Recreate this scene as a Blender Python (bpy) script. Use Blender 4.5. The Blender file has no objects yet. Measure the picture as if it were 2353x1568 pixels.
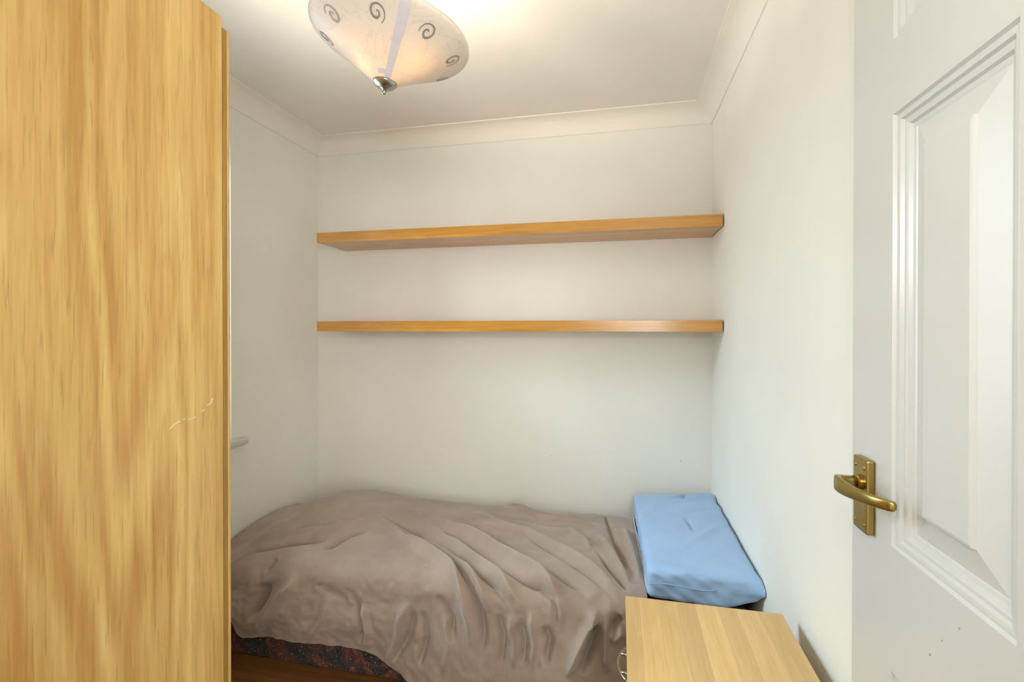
import bpy, bmesh, math, random
import numpy as np
from mathutils import Vector, Matrix

random.seed(7)
sc = bpy.context.scene
COL = sc.collection

# ------------------------------------------------------------------ camera
HC = 1.30
cam_d = bpy.data.cameras.new('camera')
cam = bpy.data.objects.new('camera', cam_d); COL.objects.link(cam)
cam.location = (0, 0, HC)
cam.rotation_euler = (math.radians(90 - 0.30), 0, 0.2172)
cam_d.sensor_width = 36.0
cam_d.lens = 1117.8 * 36.0 / 2353.0
cam_d.shift_y = -25.5 / 2353.0
cam_d.clip_start = 0.02
sc.camera = cam

# ------------------------------------------------------------------ world, lights, exposure
w = bpy.data.worlds.new('world'); sc.world = w; w.use_nodes = True
bg = w.node_tree.nodes['Background']
bg.inputs['Color'].default_value = (0.80, 0.90, 1.0, 1); bg.inputs['Strength'].default_value = 1.5

def area(name, loc, rot, sx, sy, power, col):
    l = bpy.data.lights.new(name, 'AREA'); l.shape = 'RECTANGLE'; l.size = sx; l.size_y = sy
    l.energy = power; l.color = col
    o = bpy.data.objects.new(name, l); COL.objects.link(o); o.location = loc; o.rotation_euler = rot
    return o
def point(name, loc, power, col, r):
    l = bpy.data.lights.new(name, 'POINT'); l.energy = power; l.color = col; l.shadow_soft_size = r
    o = bpy.data.objects.new(name, l); COL.objects.link(o); o.location = loc
    return o
# daylight entering by the window in the left wall
area('window_daylight', (-1.93, 1.42, 1.47), (0, math.radians(-90), 0), 1.30, 0.84, 15.5, (0.84, 0.95, 1.0))
# fill light added behind the open doorway, and the sky above the bedroom window
area('landing_fill', (0.72, -1.45, 1.50), (math.radians(90), 0, 0), 0.9, 1.3, 35, (0.96, 0.98, 1.0))
area('sky_high', (-2.75, 1.42, 2.75), (0, math.radians(-48), 0), 1.6, 1.6, 170, (0.58, 0.84, 1.0))
# the photographer's flash just above the camera
point('camera_flash', (0.0, -0.03, 1.54), 11.0, (0.97, 0.98, 0.97), 0.07)

sc.view_settings.view_transform = 'Standard'
sc.view_settings.look = 'None'
sc.view_settings.gamma = 1
sc.view_settings.use_curve_mapping = False
sc.view_settings.exposure = 0.38

# ------------------------------------------------------------------ helpers
def lin(r, g, b):
    def c(v):
        v /= 255.0
        return v / 12.92 if v <= 0.04045 else ((v + 0.055) / 1.055) ** 2.4
    return (c(r), c(g), c(b), 1.0)

def tag(o, label=None, cat=None, group=None, kind=None):
    if label: o['label'] = label
    if cat: o['category'] = cat
    if group: o['group'] = group
    if kind: o['kind'] = kind
    return o

def empty(name, loc):
    o = bpy.data.objects.new(name, None); COL.objects.link(o); o.location = loc
    o.empty_display_size = 0.05
    return o

def world_loc(o):
    v = Vector(o.location)
    while o.parent:
        o = o.parent; v += Vector(o.location)
    return v

def link_mesh(name, me, mat, parent=None, origin=None, smooth=False):
    """verts are in world coordinates; the object's origin goes to `origin` (or its parent's)."""
    o = bpy.data.objects.new(name, me); COL.objects.link(o)
    if parent is not None:
        o.parent = parent
        off = world_loc(parent)
        if origin is not None:
            o.location = Vector(origin) - off; off = Vector(origin)
    else:
        off = Vector(origin) if origin is not None else Vector((0, 0, 0))
        o.location = off
    if off.length > 0:
        me.transform(Matrix.Translation(-off))
    if mat: me.materials.append(mat)
    if smooth:
        for p in me.polygons: p.use_smooth = True
    me.update()
    return o

def from_bm(name, bm, mat, parent=None, origin=None, smooth=False):
    bmesh.ops.recalc_face_normals(bm, faces=bm.faces[:])
    me = bpy.data.meshes.new(name); bm.to_mesh(me); bm.free()
    return link_mesh(name, me, mat, parent, origin, smooth)

def pydata(name, vs, fs, mat, parent=None, origin=None, smooth=False, fix=True):
    me = bpy.data.meshes.new(name); me.from_pydata([tuple(v) for v in vs], [], fs)
    if fix:
        bm = bmesh.new(); bm.from_mesh(me); bmesh.ops.recalc_face_normals(bm, faces=bm.faces[:]); bm.to_mesh(me); bm.free()
    return link_mesh(name, me, mat, parent, origin, smooth)

def box_bm(x0, x1, y0, y1, z0, z1, bev=0.0, seg=2, bm=None):
    own = bmesh.new()
    vs = [own.verts.new((x, y, z)) for x in (x0, x1) for y in (y0, y1) for z in (z0, z1)]
    for f in ((0, 1, 3, 2), (4, 6, 7, 5), (0, 4, 5, 1), (2, 3, 7, 6), (0, 2, 6, 4), (1, 5, 7, 3)):
        own.faces.new([vs[i] for i in f])
    bmesh.ops.recalc_face_normals(own, faces=own.faces[:])
    if bev > 0:
        bmesh.ops.bevel(own, geom=own.edges[:], offset=bev, segments=seg, profile=0.6, affect='EDGES')
    if bm is None: return own
    me = bpy.data.meshes.new('tmp'); own.to_mesh(me); own.free(); bm.from_mesh(me); bpy.data.meshes.remove(me)
    return bm

def box(name, x0, x1, y0, y1, z0, z1, mat, parent=None, bev=0.0, origin=None, seg=2):
    return from_bm(name, box_bm(x0, x1, y0, y1, z0, z1, bev, seg), mat, parent, origin)

def frame_of(d):
    d = Vector(d).normalized()
    a = Vector((0, 0, 1)) if abs(d.z) < 0.9 else Vector((1, 0, 0))
    u = d.cross(a).normalized(); v = d.cross(u).normalized()
    return u, v

def tube_bm(path, radii, n=12, bm=None, cap=True):
    bm = bm or bmesh.new()
    P = [Vector(p) for p in path]
    if not hasattr(radii, '__len__'): radii = [radii] * len(P)
    rings = []; u = None
    for i, p in enumerate(P):
        d = (P[min(i + 1, len(P) - 1)] - P[max(i - 1, 0)]).normalized()
        if u is None: u, v = frame_of(d)
        else:
            u = (u - d * u.dot(d)).normalized(); v = d.cross(u).normalized()
        rings.append([bm.verts.new(p + radii[i] * (math.cos(2 * math.pi * k / n) * u + math.sin(2 * math.pi * k / n) * v)) for k in range(n)])
    for a, b in zip(rings, rings[1:]):
        for k in range(n): bm.faces.new((a[k], a[(k + 1) % n], b[(k + 1) % n], b[k]))
    if cap:
        bm.faces.new(rings[0]); bm.faces.new(rings[-1])
    return bm

def lathe_bm(profile, origin, axis, n=48, bm=None):
    """profile: list of (radius, height) along axis from origin."""
    bm = bm or bmesh.new()
    A = Vector(axis).normalized(); B = A.cross(Vector((0, 1, 0))).normalized(); C = A.cross(B)
    O = Vector(origin); rings = []
    for r, h in profile:
        if r < 1e-5: rings.append([bm.verts.new(O + A * h)])
        else: rings.append([bm.verts.new(O + A * h + r * (math.cos(2 * math.pi * k / n) * B + math.sin(2 * math.pi * k / n) * C)) for k in range(n)])
    for a, b in zip(rings, rings[1:]):
        for k in range(n):
            k2 = (k + 1) % n
            if len(a) == 1 and len(b) == 1: continue
            if len(a) == 1: bm.faces.new((a[0], b[k], b[k2]))
            elif len(b) == 1: bm.faces.new((a[k], a[k2], b[0]))
            else: bm.faces.new((a[k], a[k2], b[k2], b[k]))
    return bm

def prism(name, poly, x0, x1, axis, mat, parent=None, origin=None):
    """extrude 2D polygon along axis ('X': poly=(y,z); 'Y': poly=(x,z); 'Z': poly=(x,y))."""
    def p3(a, t):
        return {'X': (t, a[0], a[1]), 'Y': (a[0], t, a[1]), 'Z': (a[0], a[1], t)}[axis]
    n = len(poly)
    vs = [p3(a, x0) for a in poly] + [p3(a, x1) for a in poly]
    fs = [tuple(range(n)), tuple(range(2 * n - 1, n - 1, -1))] + [(i, (i + 1) % n, n + (i + 1) % n, n + i) for i in range(n)]
    return pydata(name, vs, fs, mat, parent, origin)

# ------------------------------------------------------------------ materials
class N:
    def __init__(s, name):
        s.m = bpy.data.materials.new(name); s.m.use_nodes = True
        s.t = s.m.node_tree; s.b = s.t.nodes['Principled BSDF']; s.out = s.t.nodes['Material Output']
    def n(s, ty, **kw):
        x = s.t.nodes.new(ty)
        for k, v in kw.items(): setattr(x, k, v)
        return x
    def l(s, a, b): s.t.links.new(a, b)
    def coord(s, scale=(1, 1, 1), rot=(0, 0, 0), loc=(0, 0, 0)):
        tc = s.n('ShaderNodeTexCoord'); mp = s.n('ShaderNodeMapping')
        mp.inputs['Scale'].default_value = scale; mp.inputs['Rotation'].default_value = rot; mp.inputs['Location'].default_value = loc
        s.l(tc.outputs['Object'], mp.inputs['Vector']); return mp.outputs['Vector']
    def noise(s, vec, scale, detail=3, rough=0.5, dist=0.0):
        x = s.n('ShaderNodeTexNoise'); s.l(vec, x.inputs['Vector'])
        x.inputs['Scale'].default_value = scale; x.inputs['Detail'].default_value = detail
        x.inputs['Roughness'].default_value = rough; x.inputs['Distortion'].default_value = dist
        return x.outputs['Fac']
    def ramp(s, fac, stops):
        x = s.n('ShaderNodeValToRGB'); s.l(fac, x.inputs['Fac'])
        e = x.color_ramp.elements
        while len(e) > len(stops): e.remove(e[-1])
        while len(e) < len(stops): e.new(0.5)
        for el, (p, c) in zip(e, stops): el.position = p; el.color = c
        return x.outputs['Color']
    def mix(s, fac, a, b, mode='MIX'):
        x = s.n('ShaderNodeMix', data_type='RGBA', blend_type=mode)
        for inp, v in ((x.inputs['Factor'], fac), (x.inputs['A'], a), (x.inputs['B'], b)):
            if hasattr(v, 'is_linked'): s.l(v, inp)
            else: inp.default_value = v
        return [o for o in x.outputs if o.type == 'RGBA'][0]
    def math(s, op, a, b=0.0):
        x = s.n('ShaderNodeMath', operation=op)
        for inp, v in ((x.inputs[0], a), (x.inputs[1], b)):
            if hasattr(v, 'is_linked'): s.l(v, inp)
            else: inp.default_value = v
        return x.outputs[0]
    def bump(s, h, strength=0.2, dist=0.002):
        x = s.n('ShaderNodeBump'); x.inputs['Strength'].default_value = strength; x.inputs['Distance'].default_value = dist
        s.l(h, x.inputs['Height']); s.l(x.outputs['Normal'], s.b.inputs['Normal'])
    def set(s, **kw):
        for k, v in kw.items(): s.b.inputs[k.replace('_', ' ')].default_value = v

def paint(name, col, rough=0.6, tex=420, bs=0.05, spec=0.3):
    m = N(name); v = m.coord()
    f = m.noise(v, 2.2, 3)
    c2 = tuple(x * 0.965 for x in col[:3]) + (1,)
    m.l(m.ramp(f, [(0.35, c2), (0.65, col)]), m.b.inputs['Base Color'])
    m.set(Roughness=rough); m.b.inputs['Specular IOR Level'].default_value = spec
    m.bump(m.noise(v, tex, 3), bs, 0.001)
    return m.m

def wood(name, dark, mid, light, axis='Z', fine=1.0, rough=0.42, cath=0.5, contrast=1.0, pores=0.5, tint=False, spec=0.45):
    """procedural timber grain running along axis."""
    m = N(name)
    L = {'X': (0.14, 1, 1), 'Y': (1, 0.14, 1), 'Z': (1, 1, 0.14)}[axis]
    P = {'X': (0.05, 1, 1), 'Y': (1, 0.05, 1), 'Z': (1, 1, 0.05)}[axis]
    v = m.coord(L)
    vb_ = m.coord({'X': (0.10, 1, 1), 'Y': (1, 0.10, 1), 'Z': (1, 1, 0.10)}[axis], loc=(3.1, 0.2, 1.9))
    vp = m.coord(P)
    vb = m.coord({'X': (0.045, 1, 1), 'Y': (1, 0.045, 1), 'Z': (1, 1, 0.045)}[axis])
    band = m.noise(vb, 13 * fine, 3, 0.6, 0.25)               # broad tone bands
    vw = m.coord({'X': (0.085, 1, 1), 'Y': (1, 0.085, 1), 'Z': (1, 1, 0.085)}[axis], loc=(0.7, 1.3, 0.4))
    warp = m.noise(vw, 3.4 * fine, 4, 0.45, 0.25)
    gate = m.ramp(m.noise(vb_, 5.0 * fine, 2, 0.5), [(0.40, (0, 0, 0, 1)), (0.60, (1, 1, 1, 1))])
    wv = m.math('MULTIPLY', warp, 120.0)                       # contour lines of a smooth field: cathedral figure
    figure = m.math('ADD', m.math('MULTIPLY', m.math('MULTIPLY', m.math('SINE', wv), gate), 0.5), 0.5)
    fibre = m.noise(vp, 95 * fine, 4, 0.65)
    pore = m.noise(vp, 260 * fine, 2, 0.5)
    f = m.math('ADD', m.math('MULTIPLY', band, 1.0 - cath * 0.55), m.math('MULTIPLY', figure, cath * 0.30))
    f = m.math('ADD', f, m.math('MULTIPLY', m.math('SUBTRACT', fibre, 0.5), 0.42))
    lo, hi = 0.5 - 0.30 / contrast + 0.02, 0.5 + 0.30 / contrast + 0.02
    col = m.ramp(f, [(max(lo, 0), dark), (0.52, mid), (min(hi, 1), light)])
    pm = m.ramp(pore, [(0.30, (1, 1, 1, 1)), (0.42, (0, 0, 0, 1))])
    dk = tuple(x * 0.55 for x in dark[:3]) + (1,)
    pf = m.math('MULTIPLY', pm, pores)
    col = m.mix(pf, col, dk)
    if tint:
        oi = m.n('ShaderNodeObjectInfo')
        col = m.mix(1.0, col, oi.outputs['Color'], 'MULTIPLY')
    m.l(col, m.b.inputs['Base Color'])
    m.set(Roughness=rough); m.b.inputs['Specular IOR Level'].default_value = spec
    m.bump(fibre, 0.06, 0.001)
    return m.m

def plain(name, col, rough=0.5, metal=0.0, spec=0.5):
    m = N(name); v = m.coord()
    f = m.noise(v, 60, 3)
    m.l(m.ramp(f, [(0.3, tuple(x * 0.92 for x in col[:3]) + (1,)), (0.7, col)]), m.b.inputs['Base Color'])
    m.set(Roughness=rough, Metallic=metal); m.b.inputs['Specular IOR Level'].default_value = spec
    return m.m

WALL = paint('wall_paint', lin(243, 241, 232), 0.55)
CEIL = paint('ceiling_paint', lin(243, 239, 231), 0.7)
COVE = paint('coving_paint', lin(244, 240, 230), 0.6, 600, 0.02)
GLOSS = paint('white_gloss_paint', lin(211, 211, 207), 0.28, 300, 0.03, 0.5)
OAK = wood('oak_laminate', lin(186, 142, 76), lin(219, 185, 116), lin(238, 216, 160), 'Z', 1.0, 0.38, 0.62, 1.1, 0.32)
OAK_EDGE = wood('oak_edge_band', lin(128, 94, 38), lin(158, 122, 58), lin(182, 146, 76), 'Z', 2.0, 0.45, 0.2, 1.0, 0.4)
OAK_LIP = wood('oak_door_lip', lin(178, 138, 78), lin(202, 162, 98), lin(216, 182, 120), 'Z', 2.0, 0.4, 0.2)
SHELF = wood('birch_shelf', lin(178, 118, 42), lin(206, 150, 70), lin(222, 176, 98), 'X', 1.6, 0.22, 0.6, 0.9, 0.08, False, 0.75)
STAVE = wood('maple_stave', lin(196, 158, 100), lin(218, 184, 128), lin(230, 202, 150), 'Y', 2.2, 0.4, 0.35, 0.8, 0.12, True)
CARCASS = wood('maple_carcass', lin(190, 150, 92), lin(212, 176, 118), lin(226, 196, 142), 'Z', 1.8, 0.45, 0.3, 0.8, 0.1)
FLOOR = wood('floor_plank', lin(92, 58, 26), lin(122, 80, 38), lin(146, 102, 54), 'X', 2.0, 0.35, 0.4, 1.0, 0.4)
BRASS = plain('antique_brass', lin(168, 146, 84), 0.30, 1.0)
STEEL = plain('satin_nickel', lin(186, 184, 178), 0.25, 1.0)
DARK = plain('dark_recess', lin(40, 30, 20), 0.7)
PVC = plain('white_pvc', lin(240, 240, 238), 0.3)

# ------------------------------------------------------------------ the room
XL, XR, YK, ZC = -1.6946, 0.4365, 2.5, 2.3668
YN = 0.10                                   # room face of the wall with the doorway
def joined(name, boxes, mat, parent=None, bev=0.0, origin=None):
    bm = bmesh.new()
    for b in boxes: box_bm(*b, bev=bev, bm=bm)
    return from_bm(name, bm, mat, parent, origin)

fl = box('floor', -2.0, 1.40, -1.6, 2.6, -0.12, -0.012, DARK); tag(fl, kind='structure')
py = -1.5; k = 0
while py < 2.5:
    y1 = min(py + 0.19, 2.5)
    x0, x1 = (XL, XR) if py > YN - 0.19 else (-0.9, 1.3)
    box('plank', x0, x1, py + 0.0006, y1 - 0.0006, -0.012, 0.0, FLOOR, fl, 0.0008, seg=1)
    py = y1; k += 1
tag(box('ceiling', -2.0, 1.40, -1.6, 2.6, ZC, ZC + 0.1, CEIL), kind='structure')
wb = tag(box('wall_back', -2.0, 0.70, YK, YK + 0.1, 0, ZC, WALL), kind='structure')
tag(box('wall_right', XR, XR + 0.1, 0.0, YK, 0, ZC, WALL), kind='structure')
WY0, WY1, WZ0, WZ1 = 1.00, 1.852, 0.797, 2.125
XO = XL - 0.26
tag(joined('wall_left', [(XO, XL, YN, WY0, 0, ZC), (XO, XL, WY1, YK, 0, ZC), (XO, XL, WY0, WY1, 0, WZ0 - 0.03), (XO, XL, WY0, WY1, WZ1, ZC)], WALL), kind='structure')
DX0, DX1, DZ = -0.385, 0.405, 2.0
tag(joined('wall_front', [(XO, DX0, 0.0, YN, 0, ZC), (DX1, XR, 0.0, YN, 0, ZC), (DX0, DX1, 0.0, YN, DZ, ZC)], WALL), kind='structure')
tag(joined('wall_landing', [(-1.0, -0.9, -1.5, 0.0, 0, ZC), (-0.9, 1.3, -1.6, -1.5, 0, ZC), (1.3, 1.4, -1.5, 0.0, 0, ZC), (XR + 0.1, 1.3, 0.0, 0.1, 0, ZC)], WALL), kind='structure')

def cove(name, wall):
    a = b = 0.0843; poly = [(0, 0), (a, 0), (a, 0.005), (a - 0.004, 0.005)]
    for i in range(1, 10):
        t = math.pi / 2 * i / 10
        r0 = 0.079
        poly.append((a + 0.001 - (r0 - 0.004) * math.sin(t) - 0.004, b + 0.001 - (r0 - 0.004) * math.cos(t) - 0.004))
    poly += [(0.005, b - 0.004), (0.005, b), (0, b)]
    if wall == 'back': o = prism(name, [(YK - d, ZC - e) for d, e in poly], XL, XR, 'X', COVE)
    elif wall == 'left': o = prism(name, [(XL + d, ZC - e) for d, e in poly], YN, YK, 'Y', COVE)
    else: o = prism(name, [(XR - d, ZC - e) for d, e in poly], YN, YK, 'Y', COVE)
    return tag(o, kind='structure')
cove('trim_1', 'back'); cove('trim_2', 'left'); cove('trim_3', 'right')
for nm, args in (('baseboard_right', (XR - 0.014, XR, 0.92, YK, 0, 0.10)), ('baseboard_left', (XL, XL + 0.014, YN, YK - 0.014, 0, 0.10)), ('baseboard_back', (XL, XR - 0.014, YK - 0.014, YK, 0, 0.10))):
    tag(box(nm, *args, GLOSS, bev=0.003), kind='structure')
# small plug holes left in the paint
for (x, z) in ((-0.3451, 0.6343), (0.2938, 0.6451)):
    bm = lathe_bm([(0.0, 0.0008), (0.0016, 0.0008), (0.0018, 0.0)], (x, YK, z), (0, -1, 0.0001), 8)
    from_bm('nail_hole', bm, DARK, wb)

# window in the left wall
win = tag(empty('window_1', (XL, 1.42, WZ0)), kind='structure')
joined('window_frame', [(XO + 0.03, XO + 0.09, WY0, WY0 + 0.06, WZ0, WZ1), (XO + 0.03, XO + 0.09, WY1 - 0.06, WY1, WZ0, WZ1),
       (XO + 0.03, XO + 0.09, WY0 + 0.06, WY1 - 0.06, WZ0, WZ0 + 0.06), (XO + 0.03, XO + 0.09, WY0 + 0.06, WY1 - 0.06, WZ1 - 0.06, WZ1),
       (XO + 0.035, XO + 0.085, 1.40, 1.45, WZ0 + 0.06, WZ1 - 0.06)], PVC, win, 0.004)
gm = N('window_glass'); tr = gm.n('ShaderNodeBsdfTransparent'); gl = gm.n('ShaderNodeBsdfGlossy'); gl.inputs['Roughness'].default_value = 0.02
mx = gm.n('ShaderNodeMixShader'); fr = gm.n('ShaderNodeFresnel'); fr.inputs['IOR'].default_value = 1.45
gm.l(fr.outputs[0], mx.inputs[0]); gm.l(tr.outputs[0], mx.inputs[1]); gm.l(gl.outputs[0], mx.inputs[2]); gm.l(mx.outputs[0], gm.out.inputs['Surface'])
for y0, y1 in ((WY0 + 0.06, 1.40), (1.45, WY1 - 0.06)):
    box('pane', XO + 0.055, XO + 0.061, y0, y1, WZ0 + 0.06, WZ1 - 0.06, gm.m, win)
sp = [(XL - 0.17, 0.768), (XL - 0.17, 0.797)] + [(XL + 0.024 + 0.0145 * math.sin(t), 0.7825 + 0.0145 * math.cos(t)) for t in [math.pi * i / 8 for i in range(9)]]
bm = bmesh.new(); box_bm(XL - 0.17, XL, WY0, WY1, 0.768, 0.797, 0, 2, bm)
box_bm(XL - 0.0, XL + 0.036, WY0 - 0.07, WY1 + 0.068, 0.768, 0.797, 0.011, 4, bm)
from_bm('window_sill', bm, GLOSS, win)

# open door folded back along the right wall
DF, DB, HY, LY = 0.370, 0.405, 0.130, 0.8895
door = tag(empty('door_1', (DB, HY, 0.0)), kind='structure')
cols = [(0.5545, 0.7735), (0.246, 0.465)]
rows = [(0.20, 0.8215), (0.9955, 1.595), (1.698, 1.875)]
bxs = [(DF, DB, 0.7735, LY, 0.008, 1.985), (DF, DB, 0.465, 0.5545, 0.008, 1.985), (DF, DB, HY, 0.246, 0.008, 1.985)]
for y0, y1 in cols:
    zs = [0.008] + [v for r in rows for v in r] + [1.985]
    for i in range(0, len(zs), 2): bxs.append((DF, DB, y0, y1, zs[i], zs[i + 1]))
joined('leaf', bxs, GLOSS, door)
PR = [(0, 0), (0.0025, 0.0045), (0.006, 0.0035), (0.0105, 0.0040), (0.0125, 0.0085), (0.017, 0.0080), (0.0205, 0.0090), (0.0225, 0.0135), (0.0275, 0.0140), (0.0300, 0.0150), (0.0640, 0.0062), (0.0655, 0.0020), (0.0690, 0.0012)]
for y0, y1 in cols:
    for z0, z1 in rows:
        vs, fs = [], []
        for i, h in PR:
            vs += [(DF + h, y0 + i, z0 + i), (DF + h, y1 - i, z0 + i), (DF + h, y1 - i, z1 - i), (DF + h, y0 + i, z1 - i)]
        for r in range(len(PR) - 1):
            for k in range(4): fs.append((4 * r + k, 4 * r + (k + 1) % 4, 4 * r + 4 + (k + 1) % 4, 4 * r + 4 + k))
        e = 4 * (len(PR) - 1); fs.append((e, e + 1, e + 2, e + 3))
        b0 = len(vs)
        vs += [(DB, y0, z0), (DB, y1, z0), (DB, y1, z1), (DB, y0, z1)]
        fs += [(b0 + 3, b0 + 2, b0 + 1, b0)] + [(k, b0 + k, b0 + (k + 1) % 4, (k + 1) % 4) for k in range(4)]
        pydata('panel', vs, fs, GLOSS, door)
for y, z, r in ((0.6863, 0.9011, 0.0016), (0.6637, 0.9325, 0.0012), (0.634, 0.9648, 0.0014)):
    from_bm('paint_chip', lathe_bm([(0, 0.0006), (r * 0.8, 0.0006), (r, 0.0)], (DF, y, z), (-1, 0, 0.0001), 7), plain('chipped_primer', lin(176, 152, 108), 0.7), door)
# brass lever handle
hp = from_bm('door_handle', box_bm(0.3585, DF, 0.8165, 0.8605, 0.9905, 1.1015, 0.0028, 2), BRASS, door)
hp['label'] = 'antique brass lever handle on a rectangular backplate'
for y in (0.8255, 0.8515):
    for z in (1.003, 1.0885):
        bm = lathe_bm([(0, 0.0012), (0.0024, 0.0010), (0.0032, 0.0003), (0.0032, -0.001)], (0.3585, y, z), (-1, 0, 0.0001), 14)
        s = from_bm('screw', bm, BRASS, hp, smooth=True)
HZ, HYc = 1.064, 0.838
from_bm('rose', lathe_bm([(0.0, 0), (0.0115, 0), (0.0115, 0.004), (0.0098, 0.006), (0, 0.006)], (0.3585, HYc, HZ), (-1, 0, 0.0001), 24), BRASS, hp, smooth=False)
# lever: oval section swept from the spindle, round the bend, along the grip
path = [(0.354, 0.838, 1.0640, .0088, .0088), (0.345, 0.838, 1.0640, .0082, .0086), (0.336, 0.837, 1.0640, .0082, .0092), (0.3285, 0.8335, 1.0635, .0076, .0112),
        (0.3245, 0.826, 1.0632, .0058, .0118), (0.3236, 0.815, 1.0630, .0048, .0114), (0.3245, 0.798, 1.0632, .0045, .0104), (0.3270, 0.778, 1.0640, .0047, .0090),
        (0.3308, 0.757, 1.0652, .0046, .0082), (0.3345, 0.743, 1.0662, .0046, .0076), (0.3395, 0.7325, 1.0668, .0046, .0072), (0.3445, 0.7255, 1.0670, .0046, .0070), (0.348, 0.721, 1.0670, .0040, .0064), (0.3492, 0.7193, 1.0670, .0018, .0036)]
bm = bmesh.new(); rings = []
for i, (x, y, z, a, b) in enumerate(path):
    p0 = Vector(path[max(i - 1, 0)][:3]); p1 = Vector(path[min(i + 1, len(path) - 1)][:3]); d = (p1 - p0).normalized()
    up = Vector((0, 0, 1)); sd = d.cross(up).normalized(); up = sd.cross(d)
    ring = []
    for k in range(20):
        t = 2 * math.pi * k / 20; c, s = math.cos(t), math.sin(t)
        c = math.copysign(abs(c) ** 0.55, c); s = math.copysign(abs(s) ** 0.55, s)
        ring.append(bm.verts.new(Vector((x, y, z)) + sd * a * c + up * b * s))
    rings.append(ring)
for a, b in zip(rings, rings[1:]):
    for k in range(20): bm.faces.new((a[k], a[(k + 1) % 20], b[(k + 1) % 20], b[k]))
bm.faces.new(rings[0]); bm.faces.new(rings[-1])
from_bm('lever', bm, BRASS, hp, smooth=True)
# the far end of the grip beyond the spindle is a rounded heel
# door lining round the doorway
tag(joined('trim_4', [(DX0 - 0.0, DX0 + 0.02, 0.0, YN, 0, DZ), (DX0 - 0.06, DX0, YN, YN + 0.014, 0, DZ + 0.06), (DX0, DX1, YN, YN + 0.014, DZ, DZ + 0.06)], GLOSS, bev=0.003), kind='structure')

# ------------------------------------------------------------------ wardrobe
WX0, WX1, WBY, WFY, WTZ = -1.66, -0.80, 0.33, 0.8525, 1.9400
wd = tag(empty('wardrobe', ((WX0 + WX1) / 2, 0.60, 0)), 'tall oak laminate wardrobe with scratched side panel', 'wardrobe')
side = box('side_panel', WX1 - 0.018, WX1, WBY, WFY, 0.0, WTZ, OAK, wd, 0.0008)
box('side_panel', WX0, WX0 + 0.018, WBY, WFY, 0.0, WTZ, OAK, wd, 0.0008)
box('top_panel', WX0 + 0.018, WX1 - 0.018, WBY, WFY, WTZ - 0.03, WTZ - 0.012, OAK, wd, 0.0008)
box('bottom_panel', WX0 + 0.018, WX1 - 0.018, WBY, WFY, 0.07, 0.088, OAK, wd)
box('back_panel', WX0 + 0.018, WX1 - 0.018, WBY, WBY + 0.004, 0.088, WTZ - 0.03, OAK, wd)
box('plinth', WX0 + 0.018, WX1 - 0.018, WFY - 0.03, WFY - 0.012, 0.0, 0.07, OAK, wd)
xm = (WX0 + WX1) / 2
for a, b, kx in ((xm + 0.0015, WX1, xm + 0.04), (WX0, xm - 0.0015, xm - 0.04)):
    d = box('door', a + 0.0012, b - 0.0012, WFY + 0.0025, WFY + 0.0140, 0.075, WTZ - 0.0205, OAK_EDGE, wd, 0.0006)
    from_bm('front_lip', box_bm(a, b, WFY + 0.0140, WFY + 0.0205, 0.075, WTZ - 0.0205, 0.0022, 3), OAK_LIP, d)
    from_bm('knob', lathe_bm([(0.006, 0), (0.006, 0.012), (0.014, 0.018), (0.015, 0.024), (0.010, 0.029), (0, 0.030)], (kx, WFY + 0.0205, 1.0), (0, 1, 0.0001), 24), STEEL, d, smooth=True)
def on_side(pts, r, zoff=0):
    bm = bmesh.new()
    for q in pts:
        tube_bm([(WX1 + 0.0001, y, z) for y, z in q], r, 5, bm)
    return bm
SCR = [[(0.7287,1.1137),(0.7393,1.1211),(0.7511,1.1253)],[(0.7558,1.1268),(0.7632,1.1271)],[(0.7689,1.1244),(0.7766,1.1246),(0.7855,1.1272)],[(0.7995,1.135),(0.8077,1.1379)],[(0.813,1.1448),(0.8225,1.1486),(0.8268,1.1576)]]
WHITE_MARK = plain('white_scuff', lin(232, 226, 222), 0.6)
for q in SCR:
    from_bm('scratch', on_side([q], 0.0007), WHITE_MARK, side)

# ------------------------------------------------------------------ shelves
def shelf(z0, z1, label):
    o = box('wall_shelf', -1.516, 0.431, 2.222, YK, z0, z1, SHELF, None, 0.0012, origin=(-0.54, YK, z0))
    return tag(o, label, 'shelf', 'floating shelves on the back wall')
shelf(1.7340, 1.7845, 'golden birch floating shelf nearer the ceiling, its underside showing')
shelf(1.2800, 1.3315, 'golden birch floating shelf nearer the bed, below the other shelf')

# ------------------------------------------------------------------ chest of drawers
CX0, CX1, CY0, CY1, CTZ = 0.0165, 0.400, 0.965, 1.335, 0.580
ch = tag(empty('bedside_chest', ((CX0 + CX1) / 2, (CY0 + CY1) / 2, 0)), 'small pale maple chest of drawers with striped top standing before the pillow', 'chest')
ct = box('top', CX0 + 0.0005, CX1 - 0.0005, CY0, CY1, CTZ - 0.020, CTZ - 0.004, CARCASS, ch, 0.0008)
cuts = [0.0, 0.092, 0.215, 0.34, 0.455, 0.60, 0.71, 0.85, 1.0]
tones = [0.90, 1.03, 0.98, 0.90, 1.07, 0.96, 1.03, 0.92]
for i in range(8):
    x0 = CX0 + (CX1 - CX0) * cuts[i]; x1 = CX0 + (CX1 - CX0) * cuts[i + 1]
    s = box('stave', x0 + 0.00005, x1 - 0.00005, CY0, CY1, CTZ - 0.004, CTZ, STAVE, ct, 0.0002, seg=1, origin=(x0, CY0 + 0.13 * i, CTZ))
    t = tones[i]; s.color = (t, t * (0.995 if i % 2 else 1.0), t * (0.98 if i % 3 else 1.01), 1)
FX = CX0 + 0.014
box('side_panel', FX, CX1 - 0.004, CY0 + 0.004, CY0 + 0.020, 0.0, CTZ - 0.020, CARCASS, ch)
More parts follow.
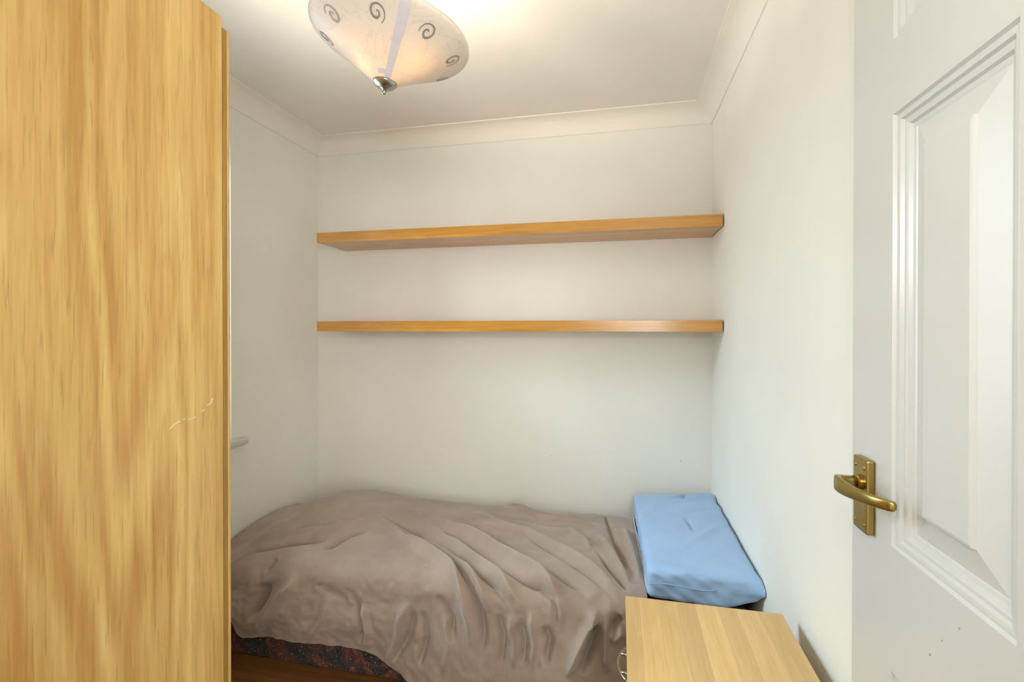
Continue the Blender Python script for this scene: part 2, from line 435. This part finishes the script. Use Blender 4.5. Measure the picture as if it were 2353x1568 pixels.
box('side_panel', FX, CX1 - 0.004, CY1 - 0.020, CY1 - 0.004, 0.0, CTZ - 0.020, CARCASS, ch)
box('back_panel', CX1 - 0.010, CX1 - 0.004, CY0 + 0.020, CY1 - 0.020, 0.03, CTZ - 0.020, CARCASS, ch)
box('plinth', FX + 0.015, FX + 0.030, CY0 + 0.020, CY1 - 0.020, 0.0, 0.06, CARCASS, ch)
for z0, z1 in ((0.398, 0.556), (0.232, 0.394), (0.064, 0.228)):
    dr = box('drawer', FX, FX + 0.30, CY0 + 0.0215, CY1 - 0.0215, z0, z1, CARCASS, ch, 0.0015)
    zc = 0.520 if z1 > 0.5 else (z0 + z1) / 2 + 0.03
    yc = 1.1535; bm = bmesh.new()
    for y in (yc - 0.032, yc + 0.032): tube_bm([(FX, y, zc), (0.0035, y, zc)], 0.0030, 10, bm)
    arc = []
    for i in range(17):
        u = -1 + i / 8.0
        arc.append((0.0175 - 0.0185 * (1 - abs(u) ** 2.2), yc + u * 0.058, zc))
    tube_bm(arc, [0.0026 + 0.0008 * (1 - abs(-1 + i / 8.0)) for i in range(17)], 10, bm)
    h = from_bm('handle', bm, STEEL, dr, smooth=True); h['label'] = 'bowed satin nickel bar handle'

# ------------------------------------------------------------------ bed
pm = N('paisley_ticking'); v = pm.coord()
vo = pm.n('ShaderNodeTexVoronoi'); pm.l(v, vo.inputs['Vector']); vo.inputs['Scale'].default_value = 17
n1 = pm.noise(v, 150, 3, 0.7); n2 = pm.noise(v, 12, 3, 0.6, 1.5)
c = pm.ramp(n2, [(0.36, lin(26, 34, 40)), (0.45, lin(38, 48, 46)), (0.52, lin(92, 40, 40)), (0.58, lin(112, 70, 56)), (0.66, lin(34, 36, 44))])
ring = pm.math('SINE', pm.math('MULTIPLY', vo.outputs['Distance'], 70.0))
c = pm.mix(pm.ramp(ring, [(0.75, (0, 0, 0, 1)), (0.95, (0.5, 0.5, 0.5, 1))]), c, lin(150, 116, 92))
c = pm.mix(pm.ramp(n1, [(0.55, (0, 0, 0, 1)), (0.63, (0.85, 0.85, 0.85, 1))]), c, lin(20, 22, 26))
c = pm.mix(pm.ramp(pm.noise(v, 120, 2, 0.6), [(0.64, (0, 0, 0, 1)), (0.68, (0.8, 0.8, 0.8, 1))]), c, lin(190, 160, 136))
pm.l(c, pm.b.inputs['Base Color']); pm.set(Roughness=0.8)
bb = box('divan_base', -1.662, 0.405, 1.648, 2.44, 0.0, 0.205, pm.m, None, 0.012, origin=(-0.63, 2.04, 0), seg=3)
tag(bb, 'dark paisley fabric divan base standing on the wooden floor', 'bed base')
mt = tag(empty('mattress', (-0.63, 2.04, 0.205)), 'mattress in dark ticking lying on the divan under the duvet', 'mattress')
bm = bmesh.new(); MXS = [-1.655 + (0.400 + 1.655) * i / 40 for i in range(41)]; sec = []
def mtop(x):
    f = lambda a, b: (lambda t: t * t * (3 - 2 * t))(max(0, min(1, (x - a) / (b - a))))
    return 0.346 + 0.054 * f(0.02, 0.12) - 0.055 * f(-1.15, -1.5)
for j, x in enumerate(MXS):
    zt_ = mtop(x); ins = 0.012 if j in (0, 40) else 0.0; r_ = 0.03
    y0, y1, z0 = 1.660 + ins, 2.43 - ins, 0.206
    pts_ = [(y0, z0)] + [(y0 + r_ - r_ * math.cos(a), zt_ - r_ + r_ * math.sin(a) - ins) for a in [math.pi / 2 * i / 5 for i in range(6)]]
    pts_ += [(y1 - r_ + r_ * math.sin(a), zt_ - r_ + r_ * math.cos(a) - ins) for a in [math.pi / 2 * i / 5 for i in range(6)]] + [(y1, z0)]
    sec.append([bm.verts.new((x, y, z)) for y, z in pts_])
for a, b in zip(sec, sec[1:]):
    for k in range(len(a)): bm.faces.new((a[k], a[(k + 1) % len(a)], b[(k + 1) % len(a)], b[k]))
bm.faces.new(sec[0]); bm.faces.new(sec[-1])
from_bm('cover', bm, pm.m, mt, smooth=False)
bm = bmesh.new()
for z in (0.222, 0.285):
    x0, x1, y0, y1, r = -1.660, 0.405, 1.655, 2.435, 0.03
    lp = []
    for cx, cy, a0 in ((x1 - r, y1 - r, 0), (x0 + r, y1 - r, 90), (x0 + r, y0 + r, 180), (x1 - r, y0 + r, 270)):
        lp += [(cx + r * math.cos(math.radians(a0 + 15 * i)), cy + r * math.sin(math.radians(a0 + 15 * i)), z) for i in range(7)]
    lp.append(lp[0]); tube_bm(lp, 0.004, 6, bm, False)
from_bm('piping', bm, plain('dark_piping', lin(40, 36, 40), 0.7), mt, smooth=True)

def cloth(name, base, hi, weave=900, sheen=0.3, rough=0.75, bs=0.25):
    m = N(name); v = m.coord()
    f = m.noise(v, 7, 4, 0.6)
    m.l(m.ramp(f, [(0.3, base), (0.7, hi)]), m.b.inputs['Base Color'])
    m.set(Roughness=rough); m.b.inputs['Sheen Weight'].default_value = sheen; m.b.inputs['Sheen Roughness'].default_value = 0.5
    m.b.inputs['Specular IOR Level'].default_value = 0.25
    a = m.noise(v, 26, 4, 0.62, 0.9); b = m.noise(v, weave, 2)
    h = m.math('ADD', m.math('MULTIPLY', a, 1.0), m.math('MULTIPLY', b, 0.04))
    m.bump(h, bs * 0.6, 0.012)
    return m.m
TAUPE = cloth('taupe_cotton', lin(150, 132, 118), lin(164, 146, 131))
BLUE = cloth('blue_cotton', lin(152, 186, 226), lin(162, 194, 230), 900, 0.2, 0.7, 0.16)

def sst(a,b,x):
    t=np.clip((x-a)/(b-a),0,1); return t*t*(3-2*t)
YB,YF,RR=2.475,1.605,.075
LTOP=YB-(YF+RR); LARC=RR*np.pi/2
def duvet_base(s,q):
    """s = world X along the bed, q = arc length from the back wall over the top and down the front."""
    zt=.418-.075*sst(-1.2,-1.62,s)
    hem=.128-.02*sst(-1.2,-1.5,s)+.06*sst(-1.40,-1.46,s)-.115*sst(-.93,-.62,s)
    ltop=YB-(YF+RR)
    ang=np.clip((q-ltop)/RR,0,np.pi/2)
    hang=np.clip(q-ltop-LARC,0,None)
    lh=np.maximum((zt-RR)-hem,.05)
    fr=hang/QH                                    # 0..1 down the hanging front
    Y=np.where(q<ltop,YB-q,YF+RR-RR*np.sin(ang))-.036*np.sin(np.pi*np.clip(fr*.75,0,1))**2*(.7+.3*np.sin(s*3+1))
    z=zt-RR+RR*np.cos(ang)-fr*lh
    top=(q<ltop+LARC)
    w=1-sst(ltop-.02,ltop+LARC+.05,q)
    z=z+w*(.012*sst(1.7,2.2,Y)+.095*np.exp(-((s+1.33)/.36)**2-((Y-2.02)/.27)**2))
    z=z-.085*sst(2.27,2.475,Y)-.005*sst(-1.55,-1.68,s)*w
    return np.stack([s+0*q,Y,z],-1)
QH=.30
QMAX=LTOP+LARC+QH
def right_edge(q):
    return .052+.040*np.clip(q/(LTOP+.05),0,1)

FOLD_GAIN = 3.4
FOLDS = [
    (-12, 10, [(-0.892,0.093),(-0.735,0.362),(-0.596,0.457),(-0.492,0.53),(-0.41,0.599),(-0.335,0.66),(-0.275,0.706),(-0.185,0.79),(-0.121,0.831),(-0.075,0.877)]),
    (16, 20, [(-0.795,0.397),(-0.656,0.498),(-0.514,0.605),(-0.385,0.703),(-0.289,0.782),(-0.228,0.828),(-0.196,0.88),(-0.189,0.938)]),
    (-14, 9, [(-0.799,0.44),(-0.646,0.567),(-0.528,0.672),(-0.41,0.776),(-0.321,0.819),(-0.257,0.837),(-0.214,0.865),(-0.203,0.894),(-0.207,0.944),(-0.21,0.984)]),
    (10, 17, [(-0.774,0.504),(-0.61,0.64),(-0.492,0.744),(-0.389,0.831),(-0.335,0.883),(-0.31,0.941)]),
    (-15, 10, [(-1.43,0.069),(-1.077,0.501),(-0.999,0.509),(-0.906,0.53),(-0.799,0.576),(-0.688,0.643),(-0.581,0.715),(-0.481,0.805),(-0.417,0.851),(-0.364,0.9),(-0.332,0.944)]),
    (-15, 10, [(-0.97,0.515),(-0.831,0.602),(-0.703,0.689),(-0.61,0.75),(-0.535,0.828),(-0.499,0.863),(-0.478,0.906),(-0.464,0.941),(-0.449,0.993),(-0.456,1.1)]),
    (9, 14, [(-0.885,0.567),(-0.71,0.666),(-0.592,0.747),(-0.499,0.828),(-0.442,0.886),(-0.407,0.952)]),
    (13, 22, [(-0.942,0.576),(-0.788,0.66),(-0.667,0.732),(-0.563,0.828),(-0.521,0.894),(-0.503,0.961),(-0.489,1.051)]),
    (9, 16, [(-0.713,0.249),(-0.628,0.284),(-0.474,0.414),(-0.385,0.449),(-0.289,0.524),(-0.207,0.582),(-0.135,0.648),(-0.057,0.735),(-0.007,0.813),(0.014,0.854)]),
    (-8, 9, [(-0.453,0.397),(-0.285,0.57),(-0.196,0.648),(-0.125,0.712),(-0.061,0.79),(-0.003,0.86)]),
    (-9, 9, [(-0.078,0.09),(-0.025,0.411),(0.007,0.57),(0.029,0.718)]),
    (-9, 9, [(-0.089,0.538),(-0.036,0.657),(0.004,0.741),(0.036,0.819)]),
    (9, 12, [(-0.085,0.388),(-0.007,0.608),(0.036,0.767)]),
    (9, 10, [(0.018,0.275),(0.05,0.53),(0.075,0.758)]),
    (-12, 12, [(-1.484,0.848),(-1.466,0.805),(-1.452,0.767),(-1.363,0.767),(-1.256,0.753),(-1.131,0.712)]),
    (9, 16, [(-1.544,0.758),(-1.47,0.709),(-1.302,0.712),(-1.145,0.674)]),
    (-9, 9, [(-1.33,0.892),(-1.313,0.86),(-1.302,0.831)]),
    (17, 20, [(-1.352,1.198),(-1.273,1.062),(-1.216,0.947),(-1.177,0.871)]),
    (-16, 18, [(-1.37,1.126),(-1.334,1.019),(-1.313,0.912)]),
    (-10, 9, [(-0.92,1.204),(-0.902,1.106),(-0.931,0.97),(-0.981,0.903)]),
    (9, 10, [(-0.902,1.198),(-0.881,1.094),(-0.909,0.967)]),
    (13, 12, [(-0.82,1.213),(-0.767,1.08),(-0.753,0.978),(-0.728,0.923)]),
    (-10, 11, [(-0.795,1.195),(-0.731,1.059),(-0.71,0.949)]),
    (-10, 10, [(-0.567,1.036),(-0.567,0.961),(-0.631,0.897)]),
    (8, 12, [(-0.599,1.149),(-0.574,1.036),(-0.599,0.949)]),
    (-7, 12, [(-1.109,0.918),(-1.038,0.935),(-0.963,0.975)]),
    (10, 11, [(-0.346,1.091),(-0.346,1.013),(-0.367,0.926)]),
    (10, 11, [(-0.282,1.074),(-0.275,1.004),(-0.292,0.903)]),
    (-11, 11, [(-0.314,1.077),(-0.31,0.999),(-0.332,0.944)]),
    (-12, 13, [(-0.239,1.062),(-0.225,0.987),(-0.25,0.944)]),
    (17, 13, [(-0.171,1.08),(-0.128,0.993),(-0.082,0.909),(-0.061,0.877)]),
    (-18, 14, [(-0.125,1.065),(-0.093,0.99),(-0.064,0.915)]),
    (11, 12, [(-0.039,1.057),(-0.046,0.958),(-0.043,0.9)]),
    (-10, 10, [(-0.032,0.941),(0.011,0.889)]),
    (9, 10, [(-0.028,0.97),(0.014,0.929)]),
    (-9, 10, [(-0.389,1.088),(-0.382,0.996),(-0.407,0.926)]),
    (-9, 10, [(-0.688,1.146),(-0.663,1.036),(-0.678,0.947)]),
    (7, 14, [(-1.138,1.213),(-1.063,1.065),(-1.034,0.955)]),
    (-7, 14, [(-1.006,0.605),(-1.084,0.677),(-1.127,0.79)]),
    (8, 14, [(-1.045,0.57),(-1.148,0.637),(-1.231,0.755)]),
    (6, 10, [(-0.646,0.038),(-0.335,0.278),(-0.157,0.289),(-0.078,0.342)]),
    (-6, 8, [(-0.624,0.278),(-0.346,0.33),(-0.171,0.362)]),
    (6, 9, [(-0.228,0.35),(-0.146,0.46),(-0.103,0.544)]),
]

NS, NQ = 430, 310
qq = np.linspace(0, QMAX, NQ)
u = np.linspace(0, 1, NS)
Qg = np.repeat(qq[:, None], NS, 1)
Sg = -1.675 + (right_edge(Qg) + 1.675) * u[None, :]
Pb = duvet_base(Sg, Qg)
def grid_normals(P):
    a = np.gradient(P, axis=1); b = np.gradient(P, axis=0)
    n = np.cross(a, b); n /= np.linalg.norm(n, axis=-1, keepdims=True) + 1e-12
    if n[NQ // 3, NS // 2, 2] < 0: n = -n
    return n
disp = np.zeros_like(Sg)
for A, wd_, pl in FOLDS:
    if len(pl) > 4 and pl[0][1] < 0.32: pl = pl[1:]
    pl = np.array(pl); seg = np.linalg.norm(np.diff(pl, axis=0), axis=1); cum = np.concatenate([[0], np.cumsum(seg)]); tot = cum[-1]
    best = np.full(Sg.shape, 1e9); bt = np.zeros(Sg.shape)
    for i in range(len(pl) - 1):
        d = pl[i + 1] - pl[i]; L2 = max(d @ d, 1e-9)
        t = np.clip(((Sg - pl[i][0]) * d[0] + (Qg - pl[i][1]) * d[1]) / L2, 0, 1)
        dd = (Sg - pl[i][0] - t * d[0]) ** 2 + (Qg - pl[i][1] - t * d[1]) ** 2
        m_ = dd < best; best = np.where(m_, dd, best); bt = np.where(m_, (cum[i] + t * seg[i]) / tot, bt)
    fade = np.minimum(np.clip(bt / 0.30, 0, 1), np.clip((1 - bt) / 0.22, 0, 1)); fade = fade * fade * (3 - 2 * fade)
    wm = wd_ * 0.001 * (0.75 + 0.35 * bt)
    disp += FOLD_GAIN * A * 0.001 * fade * np.exp(-np.sqrt(best + 4e-6) ** 1.35 / wm ** 1.35)
# soft irregularity of the cloth
def vnoise(x, y, seed):
    r = np.random.default_rng(seed); T = r.random((64, 64))
    xi = np.floor(x).astype(int); yi = np.floor(y).astype(int); fx = x - xi; fy = y - yi
    fx = fx * fx * (3 - 2 * fx); fy = fy * fy * (3 - 2 * fy)
    g = lambda a, b: T[a % 64, b % 64]
    return (g(xi, yi) * (1 - fx) + g(xi + 1, yi) * fx) * (1 - fy) + (g(xi, yi + 1) * (1 - fx) + g(xi + 1, yi + 1) * fx) * fy - 0.5
front = sst(LTOP - 0.06, LTOP + 0.10, Qg)
disp += 0.010 * vnoise(Sg * 6 + 3, Qg * 6, 1) + 0.006 * vnoise(Sg * 14, Qg * 13, 2)
disp += front * (0.012 * vnoise(Sg * 13 + 0.8 * Qg, Qg * 6, 3) + 0.008 * vnoise(Sg * 26, Qg * 18, 4) + 0.004 * vnoise(Sg * 50, Qg * 45, 6))
disp += 0.004 * vnoise(Sg * 22 + 9 * Qg, Qg * 26 - 8 * Sg, 5) * sst(-1.0, -0.2, Sg)
rid = lambda x, y, sd: (0.25 - np.abs(vnoise(x, y, sd)) * 1.0)
disp += front * (0.014 * rid(Sg * 11 + 2 * Qg, Qg * 4, 11) + 0.008 * rid(Sg * 17, Qg * 14 + 3 * Sg, 12)) + (1 - front) * 0.006 * rid(Sg * 9 - 9 * Qg, Qg * 9 + 4 * Sg, 13)
P = Pb + grid_normals(Pb) * disp[..., None]
P[..., 1] = np.minimum(P[..., 1], 2.492)
P[..., 0] = np.maximum(P[..., 0], -1.688)
P[..., 2] = np.maximum(P[..., 2], 0.006)
idx = np.arange(NQ * NS).reshape(NQ, NS)
F = np.stack([idx[:-1, :-1], idx[:-1, 1:], idx[1:, 1:], idx[1:, :-1]], -1).reshape(-1, 4)
duvet = tag(empty('duvet', (-0.8, 2.04, 0.38)), 'crumpled taupe brown duvet spread over the bed and hanging down its front', 'duvet')
dc = pydata('cover', P.reshape(-1, 3).tolist(), F.tolist(), TAUPE, duvet, None, True, fix=False)
so = dc.modifiers.new('thickness', 'SOLIDIFY'); so.thickness = 0.010; so.offset = -1 if grid_normals(P)[NQ // 3, NS // 2] @ np.cross(P[NQ // 3, NS // 2 + 1] - P[NQ // 3, NS // 2], P[NQ // 3 + 1, NS // 2] - P[NQ // 3, NS // 2]) > 0 else 1
edge = P[24:205:4, -1]
pp = from_bm('piping', tube_bm([(a[0] + 0.003, a[1], a[2] - 0.003) for a in edge], 0.0035, 6), plain('white_piping', lin(226, 222, 214), 0.7), duvet, smooth=True)
pp['label'] = 'white piped edge of the duvet cover'

# pillow: boxy foam block in a blue pillowcase
from mathutils import noise as mn
bm = bmesh.new(); bmesh.ops.create_cube(bm, size=2.0)
bmesh.ops.subdivide_edges(bm, edges=bm.edges[:], cuts=47, use_grid_fill=True)
hx, hy, hz, rr = 0.176, 0.388, 0.054, 0.022
pc = Vector((0.256, 2.030, 0.4580))
for vv in bm.verts:
    x, y, z = vv.co
    q = Vector((x * hx, y * hy, z * hz))
    inner = Vector((max(-hx + rr, min(hx - rr, q.x)), max(-hy + rr, min(hy - rr, q.y)), max(-hz + rr, min(hz - rr, q.z))))
    d = q - inner
    q = inner + (d.normalized() * rr if d.length > 1e-6 else Vector())
    puff = (1 - (q.x / hx) ** 2) * (1 - (q.y / hy) ** 2)
    if q.z > 0: q.z += 0.012 * puff + 0.010 * (q.x / hx) * (q.z / hz)
    # plan is a little pinched at the back and fuller to the wall
    q.y += 0.010 * math.sin(q.x * 9) * (q.y / hy)
    s = q.x / hx; t = q.y / hy
    if q.z > -0.02:
        # diagonal tension creases
        cr = 0
        for (ax, ay, bx, by, A, w_) in ((0.2, 0.95, -0.75, 0.45, 0.004, 0.012), (0.9, 0.9, -0.5, 0.55, 0.005, 0.014), (0.95, 0.55, -0.4, 0.25, 0.0035, 0.012), (0.8, 0.0, -0.2, -0.55, 0.003, 0.012), (0.05, 0.15, 0.12, -0.2, -0.004, 0.006), (0.3, 0.98, 0.15, 0.72, -0.005, 0.008), (1.0, 0.8, 0.6, 0.93, -0.006, 0.010), (-0.9, -0.85, 0.1, -1.0, 0.003, 0.010)):
            P0 = Vector((ax * hx, ay * hy)); P1 = Vector((bx * hx, by * hy)); dd = P1 - P0
            k = max(0, min(1, (Vector((q.x, q.y)) - P0).dot(dd) / dd.length_squared))
            dist = (Vector((q.x, q.y)) - P0 - dd * k).length
            cr += A * math.exp(-(dist / w_) ** 2) * math.sin(math.pi * min(max(k, 0.04), 0.96)) ** 0.5
        q.z += cr * 2.6
    # front face: slanting gathers
    if t < -0.93:
        q.y += 0.0016 * math.sin((q.x * 1.0 + q.z * 1.6) * 95) * (1 - min(1, max(0, (s + 0.2)) )) + 0.0010 * math.sin(q.x * 60 - q.z * 70)
    n_ = mn.noise(q * 14) * 0.004 + mn.noise(q * 34) * 0.0016
    q += Vector((s, t, 1.0 if q.z > 0 else -0.3)).normalized() * n_
    # pulled-out corner of the pillowcase
    e = math.exp(-((q - Vector((hx, -hy, 0.012))).length / 0.034) ** 2)
    q += Vector((0.016, -0.040, 0.012)) * e
    e = math.exp(-((q - Vector((hx, hy, 0.02))).length / 0.06) ** 2)
    q += Vector((0.006, 0.006, 0.010)) * e
    q.z += 0.036 * math.exp(-((q - Vector((hx, -hy, -hz))).length / 0.075) ** 2)
    q.x += (1 - s) * 0.006 * (-t)
    vv.co = pc + q
for vv in bm.verts: vv.co.x = min(vv.co.x, 0.4340)
pil = from_bm('pillowcase', bm, BLUE, None, (0.258, 2.03, 0.42), True)
pil.name = 'pillow'
tag(pil, 'plump pale blue pillow at the head of the bed against the wall', 'pillow')
seam = [(0.258 - 0.168 + i * 0.0172, 1.6395 + 0.002 * math.sin(i), 0.462 + 0.006 * math.sin(i * 0.5) + 0.012 * (i / 20.0)) for i in range(20)]
from_bm('seam', tube_bm(seam, 0.0014, 6), BLUE, pil, smooth=True)

# ------------------------------------------------------------------ ceiling light
AP = Vector((-0.6116, 1.2, 1.953)); AX = Vector((0.1423, 0.029, 1.0)).normalized()
BX = AX.cross(Vector((0, 1, 0))).normalized(); CXv = AX.cross(BX)
R_, H1, K_, H3 = 0.2082, 0.0985, 0.903, 0.021
topc = AP + AX * ((ZC - AP.z) / AX.z)
lamp = tag(empty('ceiling_light', topc), 'lit alabaster glass cone ceiling light with grey spirals and nickel finial', 'ceiling light')
prof = [(0.010, -0.0065), (0.03, 0.0), (K_ * R_ * 0.5, H1 * 0.435), (K_ * R_, H1)]
m0 = Vector((K_ * R_ - 0.03, H1)).normalized(); p0 = Vector((K_ * R_, H1)); p2 = Vector((R_, H1 + H3)); p1 = Vector((R_, min(H1 + (R_ - K_ * R_) * m0.y / m0.x, H1 + H3)))
for i in range(1, 9):
    a = i / 8; q = (1 - a) ** 2 * p0 + 2 * a * (1 - a) * p1 + a * a * p2; prof.append((q.x, q.y))
prof += [(R_ - 0.001, H1 + H3 + 0.006), (R_ - 0.005, H1 + H3 + 0.006)]
inner = [(r - 0.003, h + 0.0045) for r, h in prof[-3:0:-1]] + [(0.012, 0.0)]
am = N('alabaster_glass'); v = am.coord()
vein = am.noise(v, 7, 5, 0.6, 1.8)
vn = am.ramp(vein, [(0.478, (0, 0, 0, 1)), (0.497, (1, 1, 1, 1)), (0.516, (0, 0, 0, 1))])
colr = am.mix(am.math('MULTIPLY', vn, 0.22), lin(226, 218, 208), lin(176, 146, 108))
df = am.n('ShaderNodeBsdfDiffuse'); tl = am.n('ShaderNodeBsdfTranslucent'); tp = am.n('ShaderNodeBsdfTransparent'); gs = am.n('ShaderNodeBsdfGlossy')
am.l(colr, df.inputs['Color']); tl.inputs['Color'].default_value = lin(255, 186, 84); gs.inputs['Roughness'].default_value = 0.28
m1 = am.n('ShaderNodeMixShader'); m1.inputs[0].default_value = 0.012; am.l(df.outputs[0], m1.inputs[1]); am.l(tl.outputs[0], m1.inputs[2])
m2 = am.n('ShaderNodeMixShader'); m2.inputs[0].default_value = 0.003; am.l(m1.outputs[0], m2.inputs[1]); am.l(tp.outputs[0], m2.inputs[2])
m3 = am.n('ShaderNodeMixShader'); fr = am.n('ShaderNodeFresnel'); fr.inputs['IOR'].default_value = 1.16; am.l(fr.outputs[0], m3.inputs[0]); am.l(m2.outputs[0], m3.inputs[1]); am.l(gs.outputs[0], m3.inputs[2])
am.l(m3.outputs[0], am.out.inputs['Surface'])
shade = from_bm('shade', lathe_bm(prof, AP, AX, 72), am.m, lamp, smooth=True)
# spirals printed round the shade
SPM = plain('grey_print', lin(150, 146, 142), 0.5)
def on_shade(th, t):
    h = (t - 0.03) / (K_ * R_ - 0.03) * H1
    nrm = ((math.cos(th) * BX + math.sin(th) * CXv) * H1 - AX * (K_ * R_ - 0.03)).normalized()
    return AP + AX * h + t * (math.cos(th) * BX + math.sin(th) * CXv) + nrm * 0.0007
for i, th0 in enumerate((20, 63, 106, 149, 192, 235, 278, 323)):
    vs = []; fs = []; tn = 44
    spin = (0.4, -0.5, 2.2, 0.2, 2.6, 0.9, 1.7, 0.0)[i]; hand = -1 if i % 2 == 0 else 1
    for k in range(tn):
        a = k / (tn - 1); ang = hand * (0.6 + a * 2 * math.pi * 1.42) + spin
        r = 0.0034 + 0.0190 * a; wdt = 0.0010 + 0.0017 * math.sin(math.pi * min(1, a * 0.75 + 0.18)) ** 2
        for sg in (-1, 1):
            rr2 = r + sg * wdt
            dx = rr2 * math.cos(ang); dy = rr2 * math.sin(ang)
            vs.append(on_shade(math.radians(th0) + dx / 0.178, min(0.1665 + dy, K_ * R_ - 0.0005)))
    for k in range(tn - 1): fs.append((2 * k, 2 * k + 1, 2 * k + 3, 2 * k + 2))
    o = pydata('spiral', vs, fs, SPM, shade, fix=False)
    md = o.modifiers.new('thickness', 'SOLIDIFY'); md.thickness = 0.0004; md.offset = 0
# pale strip added over the glass, running up from the finial, with a short stub across it
STRIP = plain('pale_strip_mat', lin(224, 219, 223), 0.45)
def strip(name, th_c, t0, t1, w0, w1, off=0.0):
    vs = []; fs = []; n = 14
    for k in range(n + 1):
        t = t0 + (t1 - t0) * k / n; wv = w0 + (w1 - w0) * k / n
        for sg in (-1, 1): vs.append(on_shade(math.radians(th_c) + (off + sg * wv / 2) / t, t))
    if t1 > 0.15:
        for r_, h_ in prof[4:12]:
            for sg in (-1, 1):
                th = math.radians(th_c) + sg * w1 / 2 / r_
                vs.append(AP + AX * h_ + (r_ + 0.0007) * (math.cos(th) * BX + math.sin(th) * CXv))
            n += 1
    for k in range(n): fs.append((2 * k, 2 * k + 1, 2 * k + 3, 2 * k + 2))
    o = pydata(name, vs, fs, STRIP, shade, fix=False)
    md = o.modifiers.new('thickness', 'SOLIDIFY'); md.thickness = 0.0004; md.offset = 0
strip('pale_strip', 126, 0.031, K_ * R_ - 0.001, 0.0150, 0.0250)
strip('pale_stub', 126, 0.040, 0.052, 0.020, 0.020, -0.017)
# finial, stem, bulbs, ceiling rose
fin = from_bm('finial', lathe_bm([(0.0, -0.0035), (0.031, 0.0000), (0.0325, 0.0010), (0.031, -0.0030), (0.024, -0.0105), (0.014, -0.0155), (0.0065, -0.0170), (0.0050, -0.021), (0, -0.021)], AP, AX, 40), STEEL, lamp, smooth=True)
bl = AP - AX * 0.0250
bm = bmesh.new(); bmesh.ops.create_uvsphere(bm, u_segments=20, v_segments=12, radius=0.0062)
for vv in bm.verts: vv.co += bl
from_bm('ball', bm, STEEL, fin, smooth=True)
ST = plain('stem_enamel', lin(214, 210, 222), 0.4)
stem = from_bm('stem', tube_bm([AP + AX * 0.002, AP + AX * 0.06, AP + AX * 0.16, topc - AX * 0.012], [0.0075, 0.0085, 0.0105, 0.0105], 16), ST, lamp, smooth=True)
from_bm('lamp_holder', tube_bm([AP + AX * 0.034 - Vector((0.026, 0, 0)), AP + AX * 0.034], [0.0055, 0.0055], 12), ST, stem, smooth=True)
from_bm('ceiling_rose', lathe_bm([(0, 0.0), (0.05, 0.0), (0.05, -0.006), (0.042, -0.020), (0.012, -0.028), (0, -0.028)], topc, (0, 0.0001, 1), 40), STEEL, lamp, smooth=True)
em = N('bulb_glow'); em.b.inputs['Emission Color'].default_value = (1.0, 0.62, 0.25, 1); em.b.inputs['Emission Strength'].default_value = 2.5
bm_m = em.m
for bx, by, bh, pw in ((-0.062, -0.045, 0.085, 46.0), (0.078, -0.02, 0.085, 31.0)):
    c = AP + AX * bh + Vector((bx, by, 0))
    bm = bmesh.new(); bmesh.ops.create_uvsphere(bm, u_segments=20, v_segments=12, radius=0.019)
    for vv in bm.verts: vv.co = c + Vector((vv.co.x, vv.co.y, vv.co.z * 1.15))
    b = from_bm('bulb', bm, bm_m, lamp, smooth=True)
    tube_bm_ = tube_bm([c + Vector((0, 0, 0.018)), c + Vector((0, 0, 0.045)), AP + AX * (bh + 0.07)], [0.011, 0.011, 0.006], 12)
    from_bm('bulb_holder', tube_bm_, ST, lamp, smooth=True)
    pl_ = point('bulb_light', c - Vector((0, 0, 0.001)), pw, (1.0, 0.87, 0.66), 0.022)
    b.visible_shadow = True
